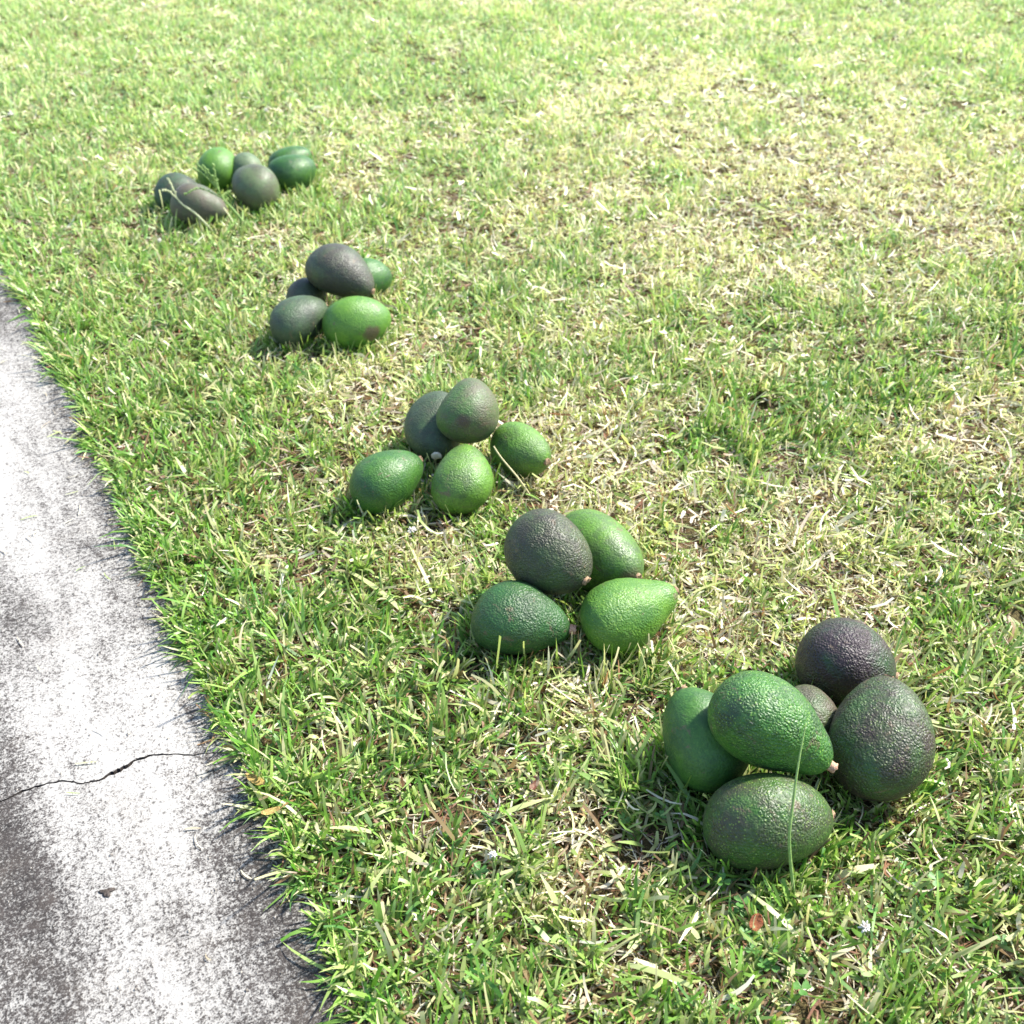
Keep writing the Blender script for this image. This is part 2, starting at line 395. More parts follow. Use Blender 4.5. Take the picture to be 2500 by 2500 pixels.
# centre, azimuth and elevation of the stem end, width, length, egg taper, neck, skin, label
AVOS = [
 ((0.2116, 0.6304, 0.088), -22, -24, .0759, .1077, .20, .10, ((.045, .145, .018), DKGREEN, .16, 1, .38, .85, .85), G1, M_STEM, 'bright green avocado with pinkish stem lying on top of its pile beside the grass stem'),
 ((0.1641, 0.6560, 0.0450), 112, 32, .0716, .0902, .12, 0, (GREEN, DEEP, .42, 2, .45, .35, .18), G1, M_STEM_DARK, 'smooth green avocado under the left side of the top green one'),
 ((0.2044, 0.5763, 0.0400), 9, 0, .0753, .1054, .14, 0, ((.034, .095, .014), (.046, .040, .024), .36, 3, .40, .65, .95), G1, M_STEM_DARK, 'speckled green avocado lying crosswise behind the tall grass stem', (-0.030, -0.014, -0.012, .006)),
 ((0.3129, 0.6497, 0.0509), 68, 25, .0832, .1082, .12, 0, ((.034, .090, .018), (.034, .025, .018), .58, 44, .40, .75, .6), G1, M_STEM_DARK, 'big black-brown avocado with a greenish shoulder touching the pink stem'),
 ((0.3090, 0.7520, 0.0430), -20, 0, .0787, .0905, .10, 0, (DEEP, PURPLE, .80, 5, .40, .8, .25), G1, M_STEM_DARK, 'dark purple avocado at the back of the pile with the tall grass stem'),
 ((0.2600, 0.6880, 0.0340), 75, 0, .0570, .0630, .10, 0, (OLIVE, BROWN, .55, 6, .42, .7, .35), G1, M_STEM_DARK, 'small dark avocado mostly hidden behind the top green one with the pink stem'),
 ((0.0368, 0.8721, 0.080), -42, -12, .0782, .0954, .10, 0, (OLIVE, DARK, .55, 7, .42, .7, .35), G2, M_STEM_DARK, 'grey-black avocado on top of the pile of four green and black fruit'),
 ((0.0920, 0.9164, 0.045), -50, 0, .0801, .1121, .16, 0, (BRIGHT, OLIVE, .20, 8, .42, .35, .35), G2, M_STEM_DARK, 'light green avocado with brown scuffs behind the black one in the pile of four', (-0.006, 0.002, 0.047, .013)),
 ((0.0088, 0.8162, 0.0408), -8, 0, .0725, .0973, .22, .08, ((.022, .085, .016), (0.020, 0.052, 0.016), .35, 9, .42, .65, .45), G2, M_STEM, 'dark bluish green avocado whose pink stem points to the bright green one'),
 ((0.1139, 0.8269, 0.0416), 28, 5, .0715, .1035, .22, .10, (BRIGHT, GREEN, .30, 10, .42, .55, .5), G2, M_STEM_DARK, 'brightest green glossy avocado right of the pink stem in the pile of four'),
 ((-0.0976, 1.178, 0.0400), -90, -14, .0740, .1000, .15, 0, ((.042, .082, .030), (.036, .048, .028), .45, 11, .48, .5, .3), G3, M_STEM_PALE, 'dark grey avocado showing a round whitish stem end'),
 ((-0.0501, 1.1485, 0.082), 70, 20, .0735, .0823, .10, 0, ((.050, .115, .024), (.085, .082, .048), .42, 12, .48, .55, .4), G3, M_STEM_DARK, 'olive brown avocado on top of the pile beside the leaning straw', (-0.006, 0.022, -0.031, .009)),
 ((0.0115, 1.1313, 0.0373), -45, 0, .0646, .0840, .12, 0, (BRIGHT, OLIVE, .25, 13, .45, .5, .35), G3, M_STEM_DARK, 'yellow-green avocado touched by the leaning straw'),
 ((-0.1451, 1.0665, 0.041), 40, 12, .0682, .0942, .16, .03, (GREEN, DEEP, .15, 14, .42, .45, .25), G3, M_STEM_DARK, 'plain green avocado in front of the dark one with the whitish stem end'),
 ((-0.0556, 1.0628, 0.0419), 75, 20, .0671, .0906, .16, 0, (BRIGHT, OLIVE, .25, 15, .42, .5, .35), G3, M_STEM_DARK, 'mottled green avocado in front below the olive brown top one'),
 ((-0.2589, 1.5785, 0.080), -22, -15, .0794, .1128, .20, .06, ((.055, .085, .038), (.042, .040, .030), .58, 16, .46, .5, .3), G4, M_STEM_DARK, 'blackish pear-shaped avocado on top of the pile holding the brown-blotched fruit'),
 ((-0.2323, 1.6569, 0.0369), 30, 0, .0639, .0798, .10, 0, (GREEN, DEEP, .20, 17, .40, .4, .2), G4, M_STEM_DARK, 'green avocado half hidden behind the blackish pear-shaped one'),
 ((-0.3199, 1.5918, 0.0347), 60, 0, .0595, .0684, .10, 0, ((.050, .075, .036), (.044, .044, .034), .60, 18, .5, .4, .2), G4, M_STEM_DARK, 'small dark avocado peeping out behind the grey-green one'),
 ((-0.3151, 1.4931, 0.0417), 48, 8, .0714, .0965, .12, 0, ((.050, .088, .038), (.036, .050, .030), .45, 19, .48, .4, .2), G4, M_STEM_DARK, 'dull grey-green avocado beside the brown-blotched green one'),
 ((-0.2279, 1.4828, 0.0431), 15, 3, .0756, .1020, .12, 0, (BRIGHT, GREEN, .15, 20, .42, .3, .2), G4, M_STEM_DARK, 'bright green avocado with one brown blotch', (-0.032, -0.006, 0.016, .013)),
 ((-0.6364, 2.0636, 0.0389), 15, 0, .0740, .0900, .10, 0, ((.030, .075, .032), (.034, .040, .026), .5, 21, .52, .4, .2), G5, M_STEM_DARK, 'dark teal-black avocado tucked behind the brown one'),
 ((-0.5775, 1.9836, 0.0400), -8, -5, .0800, .1060, .22, .05, ((.065, .090, .042), (.085, .070, .050), .62, 22, .52, .4, .25), G5, M_STEM_DARK, 'brown pear-shaped avocado crossed by the pale seed stalk'),
 ((-0.5849, 2.1781, 0.0500), 75, 30, .0740, .0960, .12, 0, (BRIGHT, GREEN, .15, 23, .42, .3, .2), G5, M_STEM_DARK, 'green avocado standing upright behind the green seed stalk'),
 ((-0.4886, 2.0686, 0.0499), 130, 18, .0842, .1010, .16, 0, ((.085, .125, .050), (.070, .068, .042), .38, 24, .45, .4, .2), G5, M_STEM_DARK, 'large grey-green avocado right of the green seed stalk'),
 ((-0.5320, 2.1900, 0.0375), 100, 0, .0720, .0860, .10, 0, ((.12, .165, .08), (.06, .09, .045), .35, 25, .5, .4, .2), G5, M_STEM_DARK, 'small pale grey-green avocado half hidden behind the large grey-green one'),
 ((-0.4330, 2.1600, 0.0420), 22, 4, .0741, .0980, .12, 0, (GREEN, DEEP, .45, 26, .42, .4, .2), G5, M_STEM_DARK, 'dark green avocado in front at the end of the pile with seed stalks'),
 ((-0.4480, 2.2300, 0.0410), 18, 14, .0690, .0918, .15, 0, (GREEN, DEEP, .30, 27, .42, .4, .2), G5, M_STEM_DARK, 'green avocado showing only as a sliver behind the dark green one'),
]
TT = np.linspace(0, math.pi, 400)

def build_avocado(i, spec):
    C, az, el, W, L, a, b, skin, group, stem_mat, label = spec[:11]
    patch = spec[11] if len(spec) > 11 else None
    n, m = (90, 112) if i < 10 else (48, 60)
    th = np.linspace(0.0, math.pi, n)
    r, c = avo_profile(th, a, b)
    rm = avo_profile(TT, a, b)[0].max()
    ph = np.linspace(0, 2 * math.pi, m, endpoint=False)
    g = np.random.default_rng(50 + i)
    R = (W / 2 * r / rm)[:, None] * np.ones(m)[None, :]
    Zl = (L / 2 * c)[:, None] * np.ones(m)[None, :]
    # uneven growth: broad swellings, a small flat, and the pebbled skin
    lump = 0
    for k in range(3):
        lump = lump + 0.026 * np.sin((k + 1) * ph[None, :] + g.uniform(0, 6) + 1.7 * np.cos(th)[:, None] * g.uniform(-1, 1))
    R = R * (1 + lump * np.sin(th)[:, None])
    X, Y = R * np.cos(ph), R * np.sin(ph)
    bend = g.uniform(-1, 1, 2) * 0.09 * W
    X = X + bend[0] * (c ** 2)[:, None]; Y = Y + bend[1] * (c ** 2)[:, None]
    # pebbles
    nx = np.sin(th)[:, None] * np.cos(ph); ny = np.sin(th)[:, None] * np.sin(ph); nz = np.cos(th)[:, None] + 0 * ph
    s = 0.0030
    pb = (vnoise(X + Y * 0.6, Zl + Y * 0.5, s, 60 + i, 2) + vnoise(X - Y * 0.7, Zl * 0.9 - X * 0.4 + Y, s, 90 + i, 2) - 1.0)
    amp = 0.0007 * skin[5] if i < 10 else 0.0006 * skin[5]
    fade = np.clip(np.sin(th) * 3, 0, 1)[:, None]
    X = X + nx * pb * amp * fade; Y = Y + ny * pb * amp * fade; Zl = Zl + nz * pb * amp * fade
    P = np.stack([X, Y, Zl], -1)
    top = P[0].mean(0); bot = P[-1].mean(0)
    V = np.concatenate([P[1:-1].reshape(-1, 3), [top, bot]])
    rows = n - 2
    idx = np.arange(rows * m).reshape(rows, m)
    nxt = np.roll(idx, -1, 1)
    Q = np.stack([idx[:-1], idx[1:], nxt[1:], nxt[:-1]], -1).reshape(-1, 4)
    me = bpy.data.meshes.new('avocado')
    it, ib = rows * m, rows * m + 1
    faces = Q.tolist() + [(it, int(idx[0, j]), int(nxt[0, j])) for j in range(m)] + [(ib, int(nxt[-1, j]), int(idx[-1, j])) for j in range(m)]
    me.from_pydata(V.tolist(), [], faces)
    me.polygons.foreach_set('use_smooth', [True] * len(me.polygons))
    bm = bmesh.new(); bm.from_mesh(me); bmesh.ops.recalc_face_normals(bm, faces=bm.faces); bm.to_mesh(me); bm.free()
    me.materials.append(mat_avocado('avocado_skin_%d' % (i + 1), skin[0], skin[1], skin[2] - 0.0, skin[3], skin[4], skin[5], skin[6], patch))
    o = link_mesh('avocado', me)
    x, y, z = avo_basis(az, el)
    o.matrix_world = Matrix(((x.x, y.x, z.x, C[0]), (x.y, y.y, z.y, C[1]), (x.z, y.z, z.z, C[2]), (0, 0, 0, 1)))
    tag(o, label, 'avocado', group)
    # stem button: short ragged stub in a small dimple
    bm = bmesh.new()
    rad = 0.0046 if stem_mat is not M_STEM_PALE else 0.0056
    hgt = 0.0062 if stem_mat is M_STEM else 0.0024
    prof = [(0.85, -0.003), (1.0, 0.0006), (0.92, hgt * 0.55), (1.05, hgt * 0.85), (0.72, hgt)]
    rings = []
    for (q, zz) in prof:
        rings.append([bm.verts.new((rad * q * math.cos(t) * g.uniform(.78, 1.2), rad * q * math.sin(t) * g.uniform(.86, 1.14), zz + g.uniform(-1, 1) * 0.0009))
                      for t in np.linspace(0, 2 * math.pi, 12, endpoint=False)])
    for r0, r1 in zip(rings[:-1], rings[1:]):
        for j in range(12):
            bm.faces.new((r0[j], r0[(j + 1) % 12], r1[(j + 1) % 12], r1[j]))
    ct = bm.verts.new((0, 0, hgt * 0.8))
    for j in range(12): bm.faces.new((rings[-1][j], rings[-1][(j + 1) % 12], ct))
    for f in bm.faces: f.smooth = True
    sm = bpy.data.meshes.new('stem'); bm.to_mesh(sm); bm.free()
    sm.materials.append(stem_mat)
    link_mesh('stem', sm, o, (float(top[0]), float(top[1]), float(top[2]) - 0.0004))
for i, s in enumerate(AVOS): build_avocado(i, s)

# ------------------------------------------------------------------ lawn
DRY = [(0.612, 2.153, .30), (0.439, 2.672, .32), (0.863, 2.306, .35), (0.29, 1.853, .14), (0.663, 1.891, .25), (0.09, 1.118, .07), (-0.317, 0.985, .05),
       (-0.373, 1.973, .12), (-0.266, 1.71, .10), (0.61, 1.145, .10), (0.343, 0.885, .06), (0.28, 3.146, .30), (0.052, 1.194, .07), (0.611, 1.299, .10),
       (-0.092, 0.992, .05), (0.46, 1.797, .16), (0.409, 1.057, .09), (0.75, 2.6, .5), (0.3, 0.75, .06), (0.05, 0.6, .07)]
LUSH = [(0.169, 1.891, .07), (0.779, 1.661, .10), (0.337, 1.322, .07), (0.906, 1.891, .08), (-0.397, 3.192, .3), (-1.134, 2.854, .5), (-0.562, 1.418, .16),
        (-0.078, 2.333, .08), (-0.072, 0.652, .08), (0.154, 0.492, .06), (0.228, 0.475, .06), (-0.545, 1.71, .15), (0.421, 0.629, .06), (0.35, 1.245, .07),
        (0.681, 1.418, .09), (0.567, 2.572, .08), (-0.30, 1.15, .10), (-0.20, 0.80, .07)]

def dryness(x, y):
    d = 0.24 + 1.25 * (vnoise(x, y, 0.17, 11, 2) - 0.5) + 1.0 * (vnoise(x, y, 0.055, 13, 2) - 0.5) * np.where(y > 1.6, 1.5, 1) + 0.6 * (vnoise(x, y, 0.6, 12, 2) - 0.5)
    for (a, b, r) in DRY: d = d + 0.36 * np.exp(-((x - a) ** 2 + ((y - b) * 0.8) ** 2) / (2 * (r * .75) ** 2))
    for (a, b, r) in LUSH: d = d - 0.50 * np.exp(-((x - a) ** 2 + ((y - b) * 0.8) ** 2) / (2 * (r * .75) ** 2))
    d = d - 0.55 * np.exp(-np.clip(x - edge_x(y), 0, None) / 0.12)       # watered, unmown rim along the path
    return np.clip(d, 0, 1)

B_V, B_F, B_C = [], [], []
b_count = 0
avo_c = np.array([s[0] for s in AVOS]); avo_z = np.array([avo_basis(s[1], s[2])[2] for s in AVOS])
avo_w = np.array([s[3] for s in AVOS]); avo_l = np.array([s[4] for s in AVOS])

def clear_of_fruit(P, grow):
    """P (n,rows,3): True for blades that do not run into a fruit"""
    ok = np.ones(len(P), bool)
    base = P[:, 0]
    for c, z, w, l in zip(avo_c, avo_z, avo_w, avo_l):
        near = np.where(ok & (np.abs(base[:, 0] - c[0]) < 0.13) & (np.abs(base[:, 1] - c[1]) < 0.13))[0]
        if not len(near): continue
        q = P[near] - c
        t = q @ z
        r2 = (q ** 2).sum(-1) - t ** 2
        f = (t / (l / 2 * grow)) ** 2 + r2 / (w / 2 * grow) ** 2
        ok[near[(f < 1).any(1)]] = False
    return ok

def blades(P0, az, th0, kap, Ln, Wd, twist, rows, tip, cb, ct, curl=None, fruit=0.97):
    """strips along circular-ish arcs. th0: start angle from vertical, kap: total bend, tip: width share at the end"""
    global b_count
    n = len(P0)
    if n == 0: return
    s = np.linspace(0, 1, rows)
    th = th0[:, None] + kap[:, None] * s[None, :]
    azs = az[:, None] + (0 if curl is None else curl[:, None] * s[None, :] ** 1.3)
    T = np.stack([np.sin(th) * np.cos(azs), np.sin(th) * np.sin(azs), np.cos(th)], -1)
    step = (Ln / (rows - 1))[:, None, None]
    P = np.zeros((n, rows, 3)); P[:, 0] = P0
    P[:, 1:] = P0[:, None] + np.cumsum((T[:, :-1] + T[:, 1:]) * 0.5 * step, 1)
    gz = 0.0015 + 0.004 * (vnoise(P[..., 0], P[..., 1], 0.02, 21))
    gz = np.maximum(gz, np.where(P[..., 0] < edge_x(P[..., 1]) + .004, .0042, 0))
    P[..., 2] = np.where(P[..., 2] < gz, gz, P[..., 2])
    ok = clear_of_fruit(P, fruit)
    P, T, azs, Wd, twist, tip, cb, ct = P[ok], T[ok], azs[ok], Wd[ok], twist[ok], tip[ok], cb[ok], ct[ok]
    n = len(P)
    if n == 0: return
    side = np.stack([-np.sin(azs), np.cos(azs), np.zeros_like(azs)], -1)
    nrm = np.cross(T, side)
    tw = twist[:, None, None] * (0.5 + 0.7 * s[None, :, None])
    side = side * np.cos(tw) + nrm * np.sin(tw)
    prof = np.interp(s, [0, .25, .6, 1.0], [.70, 1.0, .92, .0])[None, :] + s[None, :] ** 4 * tip[:, None]
    prof[:, -1] = np.maximum(prof[:, -1], 0.06)
    hw = (Wd[:, None] * 0.5 * prof)[..., None]
    V = np.stack([P - side * hw, P + side * hw], 2).reshape(-1, 3)
    cs = s[None, :, None] ** 0.8
    C = cb[:, None, :] * (1 - cs) + ct[:, None, :] * cs
    C = np.repeat(C[:, :, None, :], 2, 2).reshape(-1, 3)
    C = np.concatenate([C, np.ones((len(C), 1))], 1)
    k = np.arange(rows - 1) * 2
    F1 = np.stack([k, k + 1, k + 3, k + 2], -1)
    F = (np.arange(n)[:, None, None] * rows * 2 + F1[None]).reshape(-1, 4) + b_count
    b_count += len(V)
    B_V.append(V.astype(np.float32)); B_F.append(F.astype(np.int32)); B_C.append(C.astype(np.float32))

PAL_GREEN = np.array([(.115, .250, .030), (.160, .300, .044), (.215, .345, .068), (.062, .172, .028), (.275, .385, .105)])
PAL_MID = np.array([(.37, .44, .14), (.43, .47, .18), (.29, .38, .11), (.50, .52, .25)])
PAL_STRAW = np.array([(.70, .64, .48), (.64, .57, .41), (.78, .73, .58), (.55, .46, .32), (.66, .54, .42)])
PAL_BROWN = np.array([(.20, .125, .060), (.15, .095, .05), (.27, .17, .09), (.25, .12, .07)])

def far_veil(c, y):
    """pales blade colours with distance: a light veil painted into the tint"""
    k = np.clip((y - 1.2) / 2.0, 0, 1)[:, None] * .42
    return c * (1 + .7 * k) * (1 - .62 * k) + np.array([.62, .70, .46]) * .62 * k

def pick(pal, n): return pal[rng.integers(0, len(pal), n)]

def colours(d, n, straw_bias=0.0, u=None):
    if u is None: u = rng.random(n)
    dd = np.clip(d + straw_bias, 0, 1.2)
    c = pick(PAL_GREEN, n)
    pm = 0.16 + 0.42 * dd
    ps = 0.02 + 0.62 * np.clip(dd - 0.28, 0, 1)
    pb = 0.02 + 0.07 * dd
    m = u < pm + ps + pb; c[m] = pick(PAL_MID, m.sum())
    m = u < ps + pb; c[m] = pick(PAL_STRAW, m.sum())
    m = u < pb; c[m] = pick(PAL_BROWN, m.sum())
    return c * rng.uniform(.75, 1.25, (n, 1))

def scatter(y0, y1, density, margin, x_pad=0.0):
    """base points inside the strip y0..y1 that the lens sees, plus a margin"""
    def half(y): return 0.30 + 0.40 * y + margin
    xm = half(y1)
    n = int((2 * xm) * (y1 - y0) * density)
    x = rng.uniform(-xm, xm, n); y = rng.uniform(y0, y1, n)
    wob = (vnoise(x * 0 + 3.1, y, 0.05, 31, 2) - 0.5) * 0.024
    ok = (np.abs(x) < half(y)) & (x > edge_x(y) + wob)
    return x[ok], y[ok]

def turf(y0, y1, shoots, k, rows, wscale, clump, margin=0.05):
    x, y = scatter(y0, y1, shoots, margin)
    # clumps and thin spots
    keep = rng.random(len(x)) < np.clip(-0.30 + 2.1 * vnoise(x, y, clump, 41, 3), 0.03, 1)
    bare = vnoise(x, y, 0.05, 43, 2) + .25 * (dryness(x, y) - .4)
    keep &= rng.random(len(x)) > np.clip((bare - .70) * 5, 0, .85)
    x, y = x[keep], y[keep]
    n = len(x)
    flow = vnoise(x, y, 0.12, 51) * 4 * math.pi + math.pi
    lean_az = np.where(rng.random(n) < 0.5, flow, rng.uniform(0, 2 * math.pi, n))
    lean = rng.uniform(0.2, 1.35, n)
    X = np.repeat(x, k); Y = np.repeat(y, k); N = n * k
    X = X + rng.normal(0, .0028, N); Y = Y + rng.normal(0, .0028, N)
    d = dryness(X, Y)
    e = X - edge_x(Y)
    rim = np.exp(-np.clip(e, 0, None) / 0.035)
    az = np.repeat(lean_az, k) + rng.normal(0, 1.0, N)
    # along the rim the blades lean out over the concrete
    to_path = math.atan2(EDGE_NRM.y, EDGE_NRM.x)
    out = rng.random(N) < rim * 0.5
    az = np.where(out, to_path + rng.normal(0.15, .75, N), az)
    th0 = np.clip(np.repeat(lean, k) + rng.normal(0, .35, N), .05, 1.45)
    kap = rng.normal(.45, .5, N)
    Ln = rng.gamma(7, .0031, N) * (1 + 0.12 * rim) * (1 - 0.30 * d)
    Ln = Ln * (.45 + 1.15 * vnoise(X, Y, clump * 2, 47, 2))
    Ln = np.clip(Ln, .007, .062)
    Wd = rng.uniform(.0016, .0038, N) * wscale * (1 - .22 * d)
    tip = np.where(rng.random(N) < .45, rng.uniform(.4, .95, N), .05)
    us = np.clip(np.repeat(rng.random(n), k) + rng.normal(0, .16, N), 0, 1)
    cb = colours(d, N, 0.0, us)
    pale = rng.uniform(.0, .55, (N, 1))
    cb = cb * (1 - np.exp(-np.clip(e, 0, None) / .06)[:, None] * np.array([.18, .02, .30]))
    cb = far_veil(cb, Y)
    base = cb * (1 - pale) + np.array([.42, .42, .20]) * pale
    dead = (rng.random(N) < .22)[:, None]
    ct = np.where(dead, np.array([.58, .52, .30]) * rng.uniform(.8, 1.15, (N, 1)), cb * rng.uniform(.9, 1.25, (N, 1)))
    P0 = np.stack([X, Y, rng.uniform(.000, .006, N)], -1)
    blades(P0, az, th0, kap, Ln, Wd, rng.normal(0, .7, N), rows, tip, base, ct, rng.normal(0, .5, N))

def clippings(y0, y1, density, rows, wscale, margin=0.05):
    x, y = scatter(y0, y1, density, margin)
    n = len(x)
    d = dryness(x, y)
    keep = rng.random(n) < np.clip(.25 + d, 0, 1)
    x, y, d = x[keep], y[keep], d[keep]; n = len(x)
    z = rng.beta(1.6, 1.6, n) * .017 + .003
    th0 = math.pi / 2 + rng.normal(0, .28, n)
    Ln = rng.gamma(4, .0047, n); Ln = np.clip(Ln, .005, .042)
    Wd = np.where(rng.random(n) < .3, rng.uniform(.0024, .0042, n), rng.uniform(.0008, .0026, n)) * wscale
    c = far_veil(colours(d, n, 0.38), y)
    blades(np.stack([x, y, z], -1), rng.uniform(0, 2 * math.pi, n), th0, rng.normal(0, .55, n), Ln, Wd, rng.normal(0, .9, n), rows,
           rng.uniform(.3, .95, n), c, c * rng.uniform(.85, 1.2, (n, 1)), rng.normal(0, .9, n))

def thatch(y0, y1, density, wscale, margin=0.05):
    x, y = scatter(y0, y1, density, margin)
    n = len(x)
    c = np.where((rng.random(n) < .6)[:, None], pick(PAL_BROWN, n), pick(PAL_STRAW, n) * .75)
    blades(np.stack([x, y, rng.uniform(.001, .006, n)], -1), rng.uniform(0, 2 * math.pi, n), math.pi / 2 + rng.normal(-.05, .15, n), rng.normal(0, .3, n),
           rng.uniform(.01, .035, n), rng.uniform(.0008, .002, n) * wscale, rng.normal(0, .8, n), 3, rng.uniform(.3, .9, n), c, c, rng.normal(0, .8, n))

turf(0.30, 1.00, 19000, 5, 5, 1.0, .035)
turf(1.00, 1.70, 15000, 5, 4, 1.05, .042)
turf(1.70, 2.60, 12000, 4, 4, 1.15, .055)
turf(2.60, 4.90, 9000, 4, 3, 1.45, .08)
clippings(0.30, 1.00, 19000, 4, 1.0)
clippings(1.00, 1.90, 15000, 3, 1.15)
clippings(1.90, 4.90, 8000, 3, 1.4)
thatch(0.30, 1.20, 22000, 1.0)
thatch(1.20, 2.60, 9000, 1.6)

def rim_blades():
    """long uncut blades hanging over the concrete"""
    n = 4200
    y = rng.uniform(0.25, 3.4, n) ** 1.0
    x = edge_x(y) + rng.gamma(1.5, .008, n) + (vnoise(y * 0 + 3.1, y, 0.05, 31, 2) - 0.5) * 0.024
    to_path = math.atan2(EDGE_NRM.y, EDGE_NRM.x)
    az = to_path + rng.normal(0.2, 1.0, n)
    Ln = np.where(rng.random(n) < .04, rng.uniform(.03, .06, n), np.clip(rng.gamma(6, .0032, n), .008, .034))
    Wd = rng.uniform(.0016, .0032, n) * np.where(y > 1.6, 1.3, 1)
    d = dryness(x, y) * .5
    c = colours(d, n)
    blades(np.stack([x, y, rng.uniform(0, .006, n)], -1), az, rng.uniform(.25, 1.25, n), rng.normal(.55, .45, n), Ln, Wd, rng.normal(0, .6, n), 5,
           np.full(n, .04), c * .95, c * rng.uniform(.9, 1.2, (n, 1)), rng.normal(0, .4, n))
rim_blades()

def broad_blades():
    """single wide blades and cut pieces that catch the eye: base x,y, tip x,y, height at tip, width, colour"""
    G, Pp, S = (.17, .29, .06), (.40, .44, .19), (.62, .58, .36)
    rows_ = [((.092, .622), (.044, .650), .020, .0062, G), ((.127, .627), (.094, .624), .022, .0058, (.20, .30, .05)), ((.156, .600), (.131, .642), .03, .0046, G),
             ((.448, 1.057), (.402, 1.065), .014, .006, Pp), ((.72, 1.29), (.665, 1.30), .05, .009, G), ((-.127, 1.016), (-.192, 1.053), .02, .0052, Pp),
             ((-.105, 1.047), (-.167, 1.040), .016, .0042, S), ((-.112, .868), (-.171, .919), .018, .0060, Pp), ((-.082, .892), (-.113, .955), .03, .0040, Pp),
             ((.331, .834), (.325, .875), .035, .0042, G), ((.409, .834), (.446, .872), .03, .0060, Pp), ((.365, .80), (.345, .785), .015, .0055, S),
             ((.255, .545), (.285, .548), .016, .0070, S), ((.205, .487), (.193, .515), .02, .0056, G), ((.225, .470), (.252, .478), .014, .0044, S),
             ((-.02, .60), (.03, .615), .016, .0050, Pp), ((.02, .655), (.055, .648), .016, .0048, Pp), ((.33, .60), (.302, .618), .012, .004, Pp),
             ((-.06, .55), (-.10, .57), .016, .0048, Pp), ((.04, .47), (.01, .50), .02, .005, G), ((.12, .455), (.09, .47), .012, .0056, S)]
    for _ in range(100):
        y = rng.uniform(.42, 1.7); x = rng.uniform(-.3 - .4 * y, .3 + .4 * y)
        if x < edge_x(y) + .02: continue
        a = rng.uniform(0, 6.28); l = rng.uniform(.02, .05)
        rows_.append(((x, y), (x + l * math.cos(a), y + l * math.sin(a)), rng.uniform(.008, .03), rng.uniform(.0032, .0056), (G, Pp, S, Pp)[rng.integers(0, 4)]))
    P0 = np.array([(b[0][0], b[0][1], .006 if k < 21 else rng.uniform(.004, .014)) for k, b in enumerate(rows_)])
    dx = np.array([(b[1][0] - b[0][0], b[1][1] - b[0][1]) for b in rows_])
    hh = np.array([b[2] for b in rows_]); hl = np.hypot(dx[:, 0], dx[:, 1])
    c = np.array([b[4] for b in rows_]) * rng.uniform(.85, 1.15, (len(rows_), 1))
    th = np.arctan2(hl, hh - P0[:, 2])
    blades(P0, np.arctan2(dx[:, 1], dx[:, 0]), th - .25, np.full(len(c), .5), np.hypot(hl, hh - P0[:, 2]) * 1.03, np.array([b[3] for b in rows_]),
           rng.normal(0, .35, len(c)), 6, rng.uniform(.1, .8, len(c)), c, c * 1.1, fruit=1.0)
broad_blades()

def skirts():
    """blades pushed aside by the fruit, standing up round the foot of each one"""
    for c, z, w, l in zip(avo_c, avo_z, avo_w, avo_l):
        if c[2] > .065: continue
        n = 300
        zz = np.array([z[0], z[1]]); hz = np.hypot(*zz); zz = zz / hz
        pp = np.array([-zz[1], zz[0]])
        a = rng.uniform(0, 2 * math.pi, n); g = rng.uniform(.72, 1.12, n)
        u = np.cos(a) * l / 2 * hz * g; v = np.sin(a) * w / 2 * g
        P = np.stack([c[0] + zz[0] * u + pp[0] * v, c[1] + zz[1] * u + pp[1] * v, rng.uniform(0, .005, n)], -1)
        o = np.arctan2(P[:, 1] - c[1], P[:, 0] - c[0])
        d = dryness(P[:, 0], P[:, 1]); cc = colours(d, n)
        blades(P, o + rng.normal(0, .9, n), rng.uniform(.1, 1.0, n), rng.normal(.2, .5, n), np.clip(rng.gamma(7, .0036, n), .01, .045), rng.uniform(.0015, .0032, n),
               rng.normal(0, .7, n), 5, np.where(rng.random(n) < .4, .6, .05), cc * .95, cc * 1.1, rng.normal(0, .5, n), .99)
skirts()

def path_litter():
    """cut blades thrown onto the concrete"""
    n = 45
    y = rng.uniform(.35, 2.0, n); e = rng.gamma(1.4, .05, n) + .01
    x = edge_x(y) - e
    c = np.where((rng.random(n) < .6)[:, None], pick(PAL_STRAW, n) * .85, pick(PAL_MID, n))
    blades(np.stack([x, y, np.full(n, .0052)], -1), rng.uniform(0, 6.28, n), np.full(n, math.pi / 2 - .03), rng.uniform(0, .08, n), rng.uniform(.006, .022, n),
           rng.uniform(.0008, .0020, n), rng.normal(0, .3, n), 4, np.full(n, .5), c, c, rng.normal(0, .8, n))
path_litter()

def runners():
    """creeping stems of the turf lying over the blades"""
    n = 70
    y = rng.uniform(.35, 2.4, n); x = rng.uniform(-1, 1, n) * (.3 + .4 * y)
    ok = x > edge_x(y) + .03; x, y = x[ok], y[ok]; n = len(x)
    c = np.where((rng.random(n) < .5)[:, None], pick(PAL_STRAW, n), pick(PAL_MID, n))
    blades(np.stack([x, y, rng.uniform(.008, .018, n)], -1), rng.uniform(0, 6.28, n), math.pi / 2 + rng.normal(-.08, .10, n), rng.normal(.12, .15, n), rng.uniform(.04, .11, n),
           rng.uniform(.0011, .0020, n), rng.normal(0, .3, n), 9, np.full(n, .5), c, c, rng.normal(0, 1.1, n))
runners()

